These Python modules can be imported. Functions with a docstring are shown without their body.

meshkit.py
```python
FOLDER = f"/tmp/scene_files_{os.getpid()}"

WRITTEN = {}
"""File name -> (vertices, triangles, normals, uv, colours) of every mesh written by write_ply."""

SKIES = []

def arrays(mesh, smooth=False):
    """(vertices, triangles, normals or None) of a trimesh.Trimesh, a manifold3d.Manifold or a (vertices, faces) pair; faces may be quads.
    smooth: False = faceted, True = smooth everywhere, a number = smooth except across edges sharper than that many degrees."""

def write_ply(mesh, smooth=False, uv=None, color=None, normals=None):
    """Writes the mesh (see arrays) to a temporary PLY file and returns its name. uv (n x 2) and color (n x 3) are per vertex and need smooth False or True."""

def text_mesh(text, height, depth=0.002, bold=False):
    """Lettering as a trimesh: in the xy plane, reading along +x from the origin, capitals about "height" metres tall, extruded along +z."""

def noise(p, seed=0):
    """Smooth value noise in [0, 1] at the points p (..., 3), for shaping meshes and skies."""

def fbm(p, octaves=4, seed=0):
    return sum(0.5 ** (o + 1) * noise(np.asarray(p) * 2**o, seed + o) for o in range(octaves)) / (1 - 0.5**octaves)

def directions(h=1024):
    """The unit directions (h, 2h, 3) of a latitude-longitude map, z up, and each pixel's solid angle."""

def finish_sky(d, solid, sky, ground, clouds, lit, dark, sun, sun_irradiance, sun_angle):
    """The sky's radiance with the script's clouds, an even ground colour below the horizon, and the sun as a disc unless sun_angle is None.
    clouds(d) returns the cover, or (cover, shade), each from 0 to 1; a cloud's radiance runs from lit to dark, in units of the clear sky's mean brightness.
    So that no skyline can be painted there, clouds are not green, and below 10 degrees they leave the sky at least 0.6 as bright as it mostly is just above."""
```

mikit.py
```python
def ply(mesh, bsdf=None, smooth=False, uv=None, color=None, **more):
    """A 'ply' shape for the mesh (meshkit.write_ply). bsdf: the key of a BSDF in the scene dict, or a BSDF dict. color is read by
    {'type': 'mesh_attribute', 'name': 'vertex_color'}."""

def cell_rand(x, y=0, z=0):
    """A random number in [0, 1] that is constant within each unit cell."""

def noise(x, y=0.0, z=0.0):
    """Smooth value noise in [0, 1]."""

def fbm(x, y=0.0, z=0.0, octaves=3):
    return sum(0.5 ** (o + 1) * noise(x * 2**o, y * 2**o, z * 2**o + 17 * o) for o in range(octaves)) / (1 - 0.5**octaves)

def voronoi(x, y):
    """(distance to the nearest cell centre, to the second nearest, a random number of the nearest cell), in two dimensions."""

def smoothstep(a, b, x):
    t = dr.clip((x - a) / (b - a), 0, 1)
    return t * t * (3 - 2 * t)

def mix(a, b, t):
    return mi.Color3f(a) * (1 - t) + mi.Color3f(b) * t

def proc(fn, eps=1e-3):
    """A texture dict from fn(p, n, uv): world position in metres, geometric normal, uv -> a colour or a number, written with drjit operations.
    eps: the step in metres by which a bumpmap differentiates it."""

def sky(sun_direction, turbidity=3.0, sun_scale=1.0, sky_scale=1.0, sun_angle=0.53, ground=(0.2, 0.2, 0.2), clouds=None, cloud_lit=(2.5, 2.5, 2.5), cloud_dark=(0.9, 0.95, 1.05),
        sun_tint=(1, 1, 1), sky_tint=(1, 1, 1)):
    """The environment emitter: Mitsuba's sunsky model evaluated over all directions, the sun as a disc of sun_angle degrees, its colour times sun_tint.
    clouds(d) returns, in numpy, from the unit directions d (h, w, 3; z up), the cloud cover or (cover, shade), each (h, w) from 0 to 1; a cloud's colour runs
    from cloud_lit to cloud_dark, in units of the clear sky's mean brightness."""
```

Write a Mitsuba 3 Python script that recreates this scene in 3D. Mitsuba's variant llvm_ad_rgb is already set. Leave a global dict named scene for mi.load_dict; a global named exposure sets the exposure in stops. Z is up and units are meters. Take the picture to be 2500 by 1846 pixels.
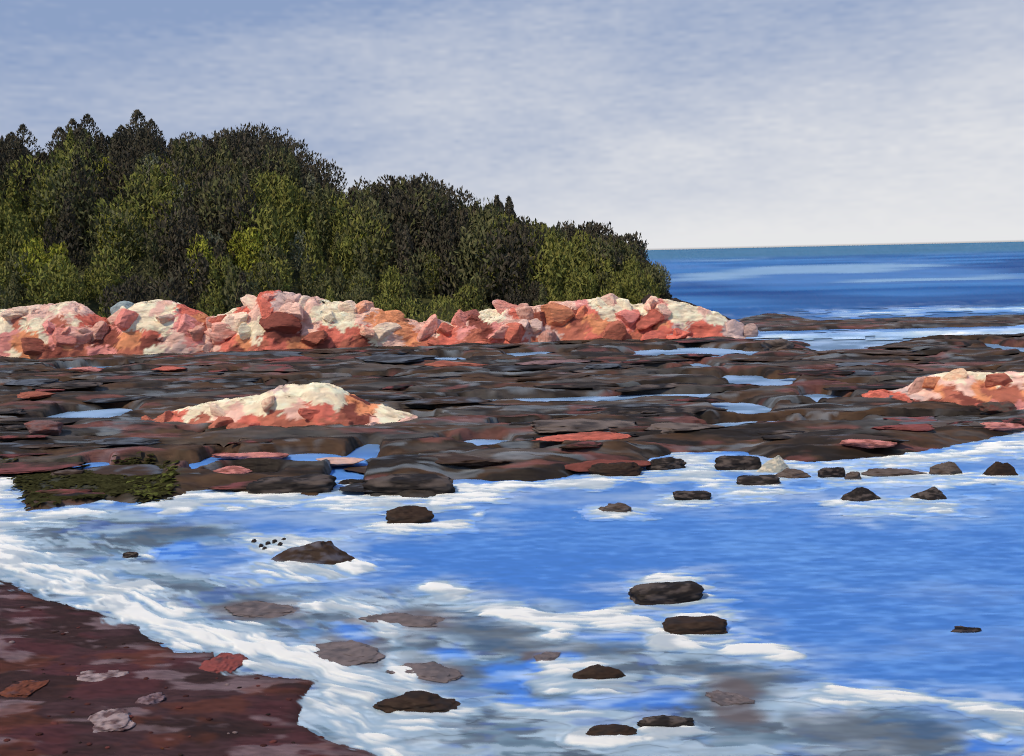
import math, numpy as np, trimesh, shapely, mitsuba as mi, mikit, meshkit
T = mi.ScalarTransform4f
scene, labels = {}, {}

# ------------------------------------------------------------------ camera, sky, exposure
CAM_FORWARD = [0.0, 0.99357, -0.1132]
CAM_UP = [0.02269, 0.11317, 0.99332]
scene['camera'] = {'type': 'perspective', 'fov': 50.0, 'near_clip': 0.1, 'far_clip': 30000.0,
                   'to_world': T().look_at(origin=[0, 0, 5.0], target=[CAM_FORWARD[0], CAM_FORWARD[1], 5.0 + CAM_FORWARD[2]], up=CAM_UP)}


def veil(d):
    """High thin cloud over the whole sky, whiter towards the horizon, in long soft streaks."""
    az, el = np.arctan2(d[..., 0], d[..., 1]), np.arcsin(np.clip(d[..., 2], -1, 1))
    q = lambda a, b, s: meshkit.fbm(np.stack([az * a + s, el * b, d[..., 1] * 2], -1), 4, int(s))
    streak = 0.66 * q(3.5, 11 + 0 * az, 1) + 0.14 * q(18, 60 + 6 * az, 5) + 0.20 * q(90, 420, 9)
    shade = 0.02 + 1.2 * np.clip((el + 0.01) / 0.27, 0, 1) ** 0.9 + 0.16 * np.clip(-az / 0.4, -1, 1) + 1.5 * (streak - 0.5) * np.clip(0.25 + el / 0.12, 0, 1)
    return 0.97 + 0 * el, np.clip(shade, 0, 1)


scene['sky'] = mikit.sky((-0.50, -0.45, 0.78), turbidity=3.0, sun_scale=0.85, sun_angle=1.5, clouds=veil,
                         cloud_lit=(3.7, 3.7, 3.75), cloud_dark=(1.22, 1.64, 2.58))
exposure = 1.25

# ------------------------------------------------------------------ the lie of the land, in metres (x right, y out to sea)
SKYLINE = [[-0.739,130.0,18.944],[-0.656,127.714,20.514],[-0.575,125.429,19.003],[-0.513,123.714,20.624],[-0.477,122.686,18.921],[-0.452,122.0,19.51],[-0.442,121.357,19.163],[-0.431,120.714,19.93],[-0.422,120.071,17.609],[-0.414,119.557,17.438],[-0.403,118.914,19.013],[-0.39,118.143,19.977],[-0.373,117.114,20.366],[-0.364,116.471,18.625],[-0.343,115.186,18.883],[-0.328,114.286,20.337],[-0.317,113.514,19.205],[-0.299,112.357,17.529],[-0.276,110.943,17.539],[-0.256,109.657,17.563],[-0.244,108.886,17.751],[-0.229,107.986,18.043],[-0.199,106.057,16.718],[-0.181,104.9,14.945],[-0.155,103.0,12.834],[-0.141,101.833,11.351],[-0.127,100.667,11.899],[-0.102,98.667,11.987],[-0.073,96.333,11.877],[-0.051,94.5,10.817],[-0.033,93.0,9.666],[-0.01,91.167,9.676],[0.002,90.167,9.453],[0.02,88.667,7.969],[0.049,86.333,7.306],[0.078,84.0,7.292],[0.09,83.0,6.8],[0.107,81.667,6.406],[0.127,80.0,4.928],[0.14,79.0,4.027],[0.148,78.333,2.563],[0.154,78.0,1.592],[0.16,78.0,0.997]]
SKY_TREES = [[-51.395,119.214,19.744],[-52.958,119.857,18.988],[-46.705,117.157,19.124],[-45.031,116.437,19.845],[-43.174,115.614,20.169],[-39.05,113.686,18.702],[-37.033,112.786,20.135],[-35.47,112.014,19.017],[-30.778,109.7,17.408],[-27.682,108.157,17.391],[-26.154,107.386,17.575],[-24.391,106.486,17.862],[-22.215,105.329,17.173],[-20.333,104.3,16.18],[-18.732,103.4,14.803],[-17.139,102.5,13.776],[-12.576,99.167,11.796],[-9.918,97.167,11.881],[-8.205,95.833,11.829],[-6.95,94.833,11.77],[-4.74,93.0,10.725],[-0.903,89.667,9.599],[0.089,88.767,9.387],[4.176,84.833,7.266],[6.447,82.5,7.251],[8.574,80.167,6.38]]
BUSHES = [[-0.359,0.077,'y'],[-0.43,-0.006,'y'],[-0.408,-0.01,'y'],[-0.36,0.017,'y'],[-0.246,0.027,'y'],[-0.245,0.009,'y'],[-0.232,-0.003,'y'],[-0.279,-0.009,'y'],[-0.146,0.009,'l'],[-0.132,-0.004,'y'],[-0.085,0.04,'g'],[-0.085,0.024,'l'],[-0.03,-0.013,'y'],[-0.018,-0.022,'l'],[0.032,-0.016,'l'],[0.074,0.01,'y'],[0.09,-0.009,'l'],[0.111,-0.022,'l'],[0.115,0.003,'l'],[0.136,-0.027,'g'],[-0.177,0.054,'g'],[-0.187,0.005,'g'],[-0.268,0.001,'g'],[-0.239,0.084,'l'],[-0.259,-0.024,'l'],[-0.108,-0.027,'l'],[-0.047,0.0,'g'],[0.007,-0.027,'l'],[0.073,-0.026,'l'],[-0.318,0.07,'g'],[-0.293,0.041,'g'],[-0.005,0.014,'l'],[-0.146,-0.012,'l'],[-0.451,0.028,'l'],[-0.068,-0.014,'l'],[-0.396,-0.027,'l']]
RIDGE = [[[-36.949,57.83,2.551],[-34.124,58.021,3.079],[-31.833,58.181,2.657],[-28.544,58.406,2.765],[-27.604,58.471,2.74]],[[-28.074,58.438,2.752],[-27.133,58.503,2.728],[-26.19,58.584,2.8],[-25.005,58.685,2.915],[-23.462,58.817,3.045],[-22.656,58.888,2.705],[-22.323,58.919,2.353],[-21.923,58.954,2.286]],[[-22.323,58.919,2.353],[-21.263,59.011,2.177],[-20.642,59.062,2.553],[-20.021,59.114,2.954],[-19.058,59.196,3.052],[-17.636,59.32,2.719],[-17.043,59.354,2.457],[-16.216,59.402,1.991],[-15.771,59.426,2.098]],[[-16.166,59.405,2.003],[-15.474,59.443,2.17],[-13.732,59.539,2.794],[-13.467,59.552,3.232],[-12.728,59.594,3.337],[-11.513,59.663,3.11],[-11.158,59.683,2.804],[-10.537,59.718,2.937],[-9.809,59.759,2.695],[-7.842,59.87,2.472],[-7.115,59.962,2.202],[-6.14,60.086,1.848],[-4.912,60.241,1.485],[-4.159,60.335,1.664],[-3.294,60.444,1.336]],[[-4.036,60.35,1.617],[-3.294,60.444,1.336],[-2.659,60.522,1.619],[-1.642,60.648,2.044],[-0.124,60.838,2.101],[1.658,61.061,2.203],[3.196,61.254,2.338],[4.614,61.431,2.477],[5.777,61.577,2.342],[6.945,61.724,2.104],[8.113,61.794,2.332],[9.146,61.823,2.179],[10.697,61.865,1.807],[11.733,61.894,1.473],[12.512,61.915,0.86],[12.98,61.928,0.356],[13.241,61.935,0.05],[13.294,61.937,0.05]]]
RIDGE_TONES = [[-26.592,2.2,'c'],[-26.247,2.364,'p'],[-25.685,2.089,'b'],[-25.237,2.509,'p'],[-24.552,2.75,'p'],[-23.795,2.816,'c'],[-23.049,2.71,'p'],[-23.407,2.372,'p'],[-24.775,1.976,'c'],[-24.394,1.444,'c'],[-25.806,1.572,'s'],[-26.337,1.153,'s'],[-25.511,1.042,'o'],[-24.914,1.198,'o'],[-23.969,1.519,'s'],[-23.574,1.159,'s'],[-23.521,1.941,'b'],[-22.946,1.751,'c'],[-22.801,1.398,'r'],[-22.346,1.908,'r'],[-22.077,2.162,'r'],[-21.589,1.887,'m'],[-22.134,1.291,'p'],[-22.92,0.878,'o'],[-24.365,0.659,'b'],[-26.376,0.632,'s'],[-25.818,0.267,'c'],[-25.06,0.331,'o'],[-23.544,0.372,'m'],[-22.264,0.595,'b'],[-21.392,1.007,'m'],[-20.581,1.771,'s'],[-20.947,1.344,'m'],[-21.431,0.395,'s'],[-20.031,2.454,'c'],[-19.338,2.697,'c'],[-19.56,1.83,'c'],[-18.665,2.592,'p'],[-18.345,2.233,'c'],[-18.376,1.709,'c'],[-17.222,2.465,'r'],[-17.433,1.77,'s'],[-16.83,1.754,'o'],[-16.677,1.398,'b'],[-19.002,1.2,'r'],[-19.693,1.045,'o'],[-18.938,0.847,'m'],[-17.905,0.992,'p'],[-18.453,0.392,'c'],[-16.701,0.959,'s'],[-15.86,0.495,'p'],[-17.172,0.266,'k'],[-18.473,0.04,'c'],[-19.735,0.343,'b'],[-16.207,2.089,'o'],[-15.421,2.244,'c'],[-15.799,1.639,'b'],[-14.93,1.704,'p'],[-14.479,2.044,'r'],[-13.301,3.067,'r'],[-12.976,2.621,'r'],[-12.265,2.954,'k'],[-13.522,2.107,'p'],[-13.2,1.57,'c'],[-13.569,1.139,'c'],[-12.405,1.814,'r'],[-12.6,1.378,'m'],[-11.61,2.058,'p'],[-11.416,2.493,'k'],[-10.712,2.651,'p'],[-10.116,2.284,'c'],[-8.813,2.074,'c'],[-8.97,2.519,'p'],[-7.926,2.316,'p'],[-8.395,1.533,'c'],[-7.977,0.989,'r'],[-10.598,1.237,'p'],[-11.658,1.0,'m'],[-11.233,0.722,'o'],[-9.735,0.948,'r'],[-14.112,0.712,'o'],[-14.984,0.648,'r'],[-13.255,0.423,'b'],[-14.568,0.282,'m'],[-15.874,0.23,'b'],[-12.384,0.399,'r'],[-10.629,0.529,'b'],[-9.76,0.327,'m'],[-8.437,0.469,'b'],[-28.432,2.164,'c'],[-30.149,1.52,'r'],[-31.746,2.253,'c'],[-29.374,0.806,'o'],[-33.453,1.612,'s'],[-34.213,2.319,'p'],[-32.69,0.901,'b'],[-9.296,2.275,'c'],[-8.627,1.964,'c'],[-8.031,2.243,'p'],[-9.028,1.679,'c'],[-7.863,1.551,'p'],[-7.374,1.635,'o'],[-8.373,0.973,'r'],[-9.449,0.903,'r'],[-7.119,0.639,'c'],[-6.539,0.521,'p'],[-5.927,1.294,'o'],[-5.55,0.886,'o'],[-4.944,1.462,'p'],[-4.156,1.537,'k'],[-4.362,1.246,'p'],[-3.578,1.122,'c'],[-2.989,1.004,'r'],[-3.491,0.721,'r'],[-2.596,0.892,'s'],[-1.986,1.471,'m'],[-1.5,1.057,'m'],[-2.374,1.782,'p'],[-1.378,1.951,'c'],[-0.689,1.632,'c'],[-0.382,1.922,'p'],[-0.805,0.935,'s'],[-0.004,1.011,'p'],[0.212,1.705,'r'],[0.811,1.587,'p'],[0.999,0.979,'k'],[1.611,1.362,'m'],[1.599,0.759,'k'],[2.212,1.143,'b'],[2.828,1.627,'o'],[2.53,1.938,'p'],[3.243,2.218,'p'],[3.435,1.609,'m'],[4.052,2.095,'s'],[4.449,1.377,'o'],[4.853,1.062,'o'],[4.352,1.683,'r'],[4.766,2.175,'c'],[5.575,1.546,'c'],[5.362,0.843,'b'],[3.524,0.8,'b'],[6.091,1.834,'c'],[6.914,1.912,'c'],[6.291,1.322,'s'],[7.522,1.185,'m'],[7.109,0.789,'r'],[8.14,1.982,'s'],[8.133,1.068,'o'],[8.642,0.852,'r'],[8.954,1.76,'c'],[9.359,1.242,'c'],[9.151,0.636,'k'],[9.973,1.43,'c'],[10.791,1.512,'p'],[11.199,1.197,'c'],[11.608,0.984,'c'],[10.788,0.698,'r'],[9.969,0.616,'r'],[11.403,0.581,'r'],[12.222,0.663,'k'],[1.49,0.36,'b'],[-0.017,0.409,'r'],[-2.012,0.474,'b'],[4.538,0.464,'r'],[7.105,0.382,'b'],[9.149,0.279,'r'],[-4.482,0.554,'b'],[-7.904,0.467,'m']]
MIDDLE = [[-10.982,32.848,0.02],[-10.854,32.832,0.053],[-10.493,32.784,0.304],[-10.023,32.72,0.47],[-9.61,32.665,0.663],[-9.029,32.586,0.854],[-8.173,32.468,0.96],[-7.493,32.375,1.039],[-7.207,32.336,1.174],[-6.922,32.298,1.282],[-6.473,32.236,1.35],[-5.917,32.159,1.384],[-5.365,32.083,1.364],[-4.986,32.029,1.216],[-4.665,31.984,0.997],[-4.238,31.923,0.724],[-3.751,31.855,0.614],[-3.215,31.78,0.369],[-2.734,31.713,0.179],[-2.229,31.643,0.02]]
MIDDLE_TONES = [[-9.496,0.661,'c'],[-8.642,0.822,'c'],[-7.795,0.981,'c'],[-6.963,0.978,'c'],[-6.402,1.191,'c'],[-5.58,1.186,'c'],[-5.04,1.076,'c'],[-6.95,1.248,'k'],[-6.146,0.758,'p'],[-7.53,0.709,'c'],[-8.379,0.494,'p'],[-9.794,0.388,'r'],[-9.225,0.441,'b'],[-10.202,0.223,'b'],[-9.696,0.113,'s'],[-8.964,0.057,'s'],[-8.39,0.276,'b'],[-7.544,0.437,'r'],[-6.994,0.328,'b'],[-6.434,0.489,'b'],[-5.762,0.757,'r'],[-5.33,0.648,'r'],[-5.064,0.486,'b'],[-4.614,0.86,'o'],[-4.623,0.646,'m'],[-4.242,0.698,'o'],[-4.252,0.43,'m'],[-5.895,0.218,'b'],[-7.006,0.056,'r'],[-7.839,0.111,'b'],[-5.077,0.163,'b'],[-3.708,0.536,'c'],[-3.284,0.374,'c'],[-3.718,0.268,'p'],[-3.184,0.16,'p']]
RIGHT = [[10.946,34.104,0.02],[11.026,34.091,0.171],[11.216,34.061,0.286],[11.758,33.975,0.342],[12.191,33.907,0.399],[12.51,33.856,0.599],[12.828,33.805,0.827],[13.146,33.754,0.997],[13.517,33.695,1.108],[14.417,33.552,1.131],[15.662,33.356,1.096],[16.511,33.222,1.034],[17.554,33.059,0.693],[18.342,32.938,0.186],[18.503,32.914,0.02]]
RIGHT_TONES = [[11.193,0.255,'r'],[11.622,0.255,'r'],[11.941,0.425,'r'],[12.204,0.595,'k'],[12.678,0.82,'c'],[12.993,0.931,'p'],[13.463,1.098,'c'],[14.247,1.093,'c'],[15.028,1.033,'c'],[13.73,0.872,'p'],[12.946,0.649,'o'],[12.577,0.537,'p'],[13.213,0.479,'b'],[13.996,0.702,'o'],[14.674,0.699,'b'],[15.293,0.809,'p'],[12.157,0.254,'m'],[12.689,0.253,'m'],[13.478,0.421,'m'],[14.266,0.363,'b'],[15.046,0.418,'b'],[15.465,0.249,'o'],[12.959,0.026,'r'],[13.751,0.025,'r'],[14.797,0.025,'s'],[15.407,0.473,'o'],[16.065,0.805,'c'],[16.336,0.359,'r'],[17.1,0.413,'b']]
SPUR = [[7.844,66.0,2.443],[9.217,66.0,2.412],[10.314,66.0,2.168],[11.412,66.0,1.814],[12.374,66.0,1.38],[13.062,66.0,1.006],[13.668,66.0,0.717]]
REEF = [[[-34.034,52.858],[-26.534,56.757],[-17.269,57.558],[-7.706,58.098],[-0.418,59.016],[7.102,59.964],[12.207,60.408],[12.709,58.08],[14.281,58.548],[15.131,56.237],[13.97,49.961],[15.825,50.881],[18.534,54.473],[20.932,56.653],[27.145,57.926],[38.272,57.783],[19.467,29.196],[13.442,28.52],[12.157,27.972],[10.085,26.253],[8.358,25.391],[7.287,25.406],[5.846,25.696],[5.867,26.788],[4.981,26.9],[3.297,26.185],[2.79,23.795],[1.828,24.41],[0.569,23.795],[-0.647,24.028],[-1.257,23.996],[-1.296,22.385],[-2.321,22.361],[-3.025,22.519],[-3.227,23.487],[-3.909,23.702],[-3.889,22.651],[-5.088,22.863],[-6.728,23.532],[-7.197,22.773],[-8.621,22.701],[-9.326,22.063],[-9.902,21.878],[-10.937,23.835],[-12.107,25.453],[-16.563,25.682]],[[14.029,70.887],[16.513,78.472],[19.721,83.759],[20.45,79.781],[20.616,73.258],[24.203,73.939],[28.94,74.212],[35.115,75.029],[48.854,73.869],[43.038,65.028],[30.538,65.208],[23.998,64.988],[18.12,65.341],[14.902,65.6]]]
POOLS = [[-13.839,35.113,1.187,1.575],[-19.553,51.543,1.679,0.984],[9.013,40.688,1.174,1.684],[7.122,33.681,0.712,1.354],[10.136,35.29,0.734,1.165],[8.671,52.187,2.572,2.295],[7.858,45.916,0.629,1.567],[5.351,37.127,2.291,0.515],[-0.98,28.324,0.659,0.894],[10.654,30.746,1.908,0.323],[-11.911,26.799,0.809,0.271],[-10.392,26.621,0.377,0.487],[-7.399,26.386,0.346,1.078],[23.056,49.997,0.822,2.956],[-3.527,52.066,1.321,1.186],[1.301,53.233,1.409,1.43],[-3.825,25.594,0.352,2.559],[-5.321,27.215,0.845,0.432],[-9.55,28.919,1.77,0.286],[1.845,36.466,3.738,0.79],[7.462,30.545,1.852,0.638],[-6.221,24.829,0.647,0.361],[-5.646,26.552,1.885,0.666],[0.197,26.564,0.672,0.424]]
FLAT_STONES = [[-18.682,47.913,0.911,2.327,'s'],[-14.9,47.505,0.973,2.096,'r'],[-12.954,47.827,0.466,1.157,'d'],[-22.919,53.375,0.443,1.054,'d'],[-14.233,41.176,0.551,0.976,'s'],[-16.763,38.355,0.829,1.9,'b'],[-17.335,40.816,0.553,0.677,'d'],[-13.08,30.527,0.626,1.756,'v'],[-6.589,27.123,0.917,0.606,'s'],[-6.726,25.157,0.526,0.545,'s'],[-4.197,25.895,0.601,0.6,'p'],[-10.382,51.027,1.202,1.228,'d'],[10.057,28.044,0.968,0.566,'d'],[8.421,25.913,0.652,0.531,'s'],[12.682,28.404,0.677,0.359,'s'],[-2.567,46.974,1.307,2.462,'b'],[1.687,26.998,1.071,0.626,'r'],[1.849,24.669,1.083,0.892,'m'],[13.597,30.477,0.506,1.431,'w']]
GREY_SLABS = [[-5.394,49.112,2.005,2.035,'g'],[1.775,47.163,1.635,2.482,'v'],[3.638,43.937,1.082,0.979,'g'],[-18.82,42.828,1.164,1.552,'g'],[-13.174,54.508,2.864,1.799,'g'],[14.1,43.306,1.419,1.586,'g'],[12.655,51.673,0.975,2.702,'w'],[9.027,33.377,1.073,0.759,'v'],[-9.934,27.907,1.03,0.534,'g'],[-1.804,35.741,2.251,1.631,'g'],[4.341,28.672,1.181,1.411,'w'],[1.596,29.41,1.591,1.26,'w']]
GREEN_REFLECTION = [[[-13.019,27.432],[-10.757,26.982],[-8.327,26.872],[-7.174,22.857],[-8.67,22.836],[-9.395,22.233],[-10.011,22.13],[-11.047,24.083],[-12.505,26.317]],[[-8.968,25.104],[-8.006,25.8],[-7.169,22.683],[-7.652,22.392],[-8.409,23.341]]]
WATER_ROCKS = [[-2.034,20.236,1.029,0.354,'dome','n','rounded dark brown rock with white foam along its foot, below the dark reef blocks'],[-3.38,17.799,1.425,0.401,'peak','u','dark pointed rock with a blue grey face, in the left half of the pool'],[2.164,15.341,0.972,0.32,'block','k','blocky black rock with a grey streak, ringed by white foam, upper of the stacked pair'],[2.334,13.997,0.759,0.233,'block','n','oblong dark brown block rock standing just below the foam ringed black block'],[0.963,12.467,0.665,0.198,'peak','n','small dark brown pointed rock inside a ring of pale foam'],[-1.073,11.723,0.938,0.205,'wedge','n','long low dark brown rock with foam at its front edge, nearest the red beach'],[1.522,11.126,0.575,0.121,'flat','k','flat black rock at the bottom edge of the picture amid blue water'],[0.945,10.918,0.51,0.109,'flat','n','flat dark brown rock at the lower edge, just left of the flat black one'],[3.497,24.792,0.889,0.31,'dome','k','oval black rock in pale water close under the reef edge'],[5.169,22.926,0.822,0.249,'block','k','flat topped black rock with white water in front, below the pale rock'],[3.569,21.671,0.687,0.217,'block','k','small flat topped black rock where the blue pool begins'],[1.939,20.737,0.657,0.207,'flat','w','low grey brown rock lying awash in the blue pool'],[6.908,23.478,0.529,0.294,'block','k','small dark square rock left of the grey cobble'],[7.302,23.179,0.348,0.213,'dome','w','small grey brown cobble beside the dark square rock'],[6.105,23.533,0.706,0.235,'flat','w','flat grey rock right of the pale foam covered rock'],[5.81,24.179,0.766,0.444,'peak','p2','pale grey green rock rising in the foam at the reef edge'],[5.103,24.63,0.945,0.39,'block','k','black angular rock at the reef edge left of the pale rock'],[9.421,23.457,0.704,0.352,'dome','w','grey brown rounded rock with a lighter top at the right'],[10.511,23.266,0.776,0.369,'peak','n','ragged dark rock at the right edge of the row in the foam'],[6.846,21.311,0.817,0.302,'peak','k','jagged black rock with a knob at its left end, in the blue pool'],[8.181,21.244,0.779,0.283,'peak','k','triangular black rock in foam, right of the jagged one'],[8.329,23.608,1.339,0.157,'flat','w','long thin grey ledge rock lying between two rounded rocks'],[5.8,13.705,0.411,0.103,'sliver','k','thin black slanted sliver of rock alone in open blue water'],[-6.532,18.217,0.304,0.122,'dome','k','tiny black rock alone in the blue near the left shore'],[-4.8,23.349,1.674,0.428,'block','k','broad black reef block left of the pale channel'],[-2.225,22.939,1.74,0.497,'block','k','big black square cut reef block right of the pale channel'],[2.331,24.268,1.214,0.344,'flat','n','dark brown ledge end jutting into the foam at the reef edge'],[-3.564,23.883,0.637,0.139,'flat','k','small black bar of rock lying across the pale channel']]
SHALLOW_STONES = [[-3.641,15.273,0.526,0.31,0,'brown grey stone awash beside the white shore foam, uppermost of the stones there'],[-1.545,14.619,0.474,0.285,8,'brown grey stone awash under the long foam crest'],[-2.137,13.49,0.44,0.423,38,'slanting grey brown stone awash left of a white foam trickle'],[-1.117,12.71,0.359,0.29,20,'grey stone awash right of the white foam trickle'],[0.328,13.162,0.176,0.155,0,'small grey brown stone awash between blue patches'],[2.37,11.726,0.226,0.498,60,'broad grey brown stone awash in dark water near the lower right']]
SPECKS = [[-4.643,19.044],[-4.449,18.722],[-4.36,18.866],[-4.264,18.98],[-4.126,18.785],[-4.337,18.504],[-4.125,19.092]]
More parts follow.
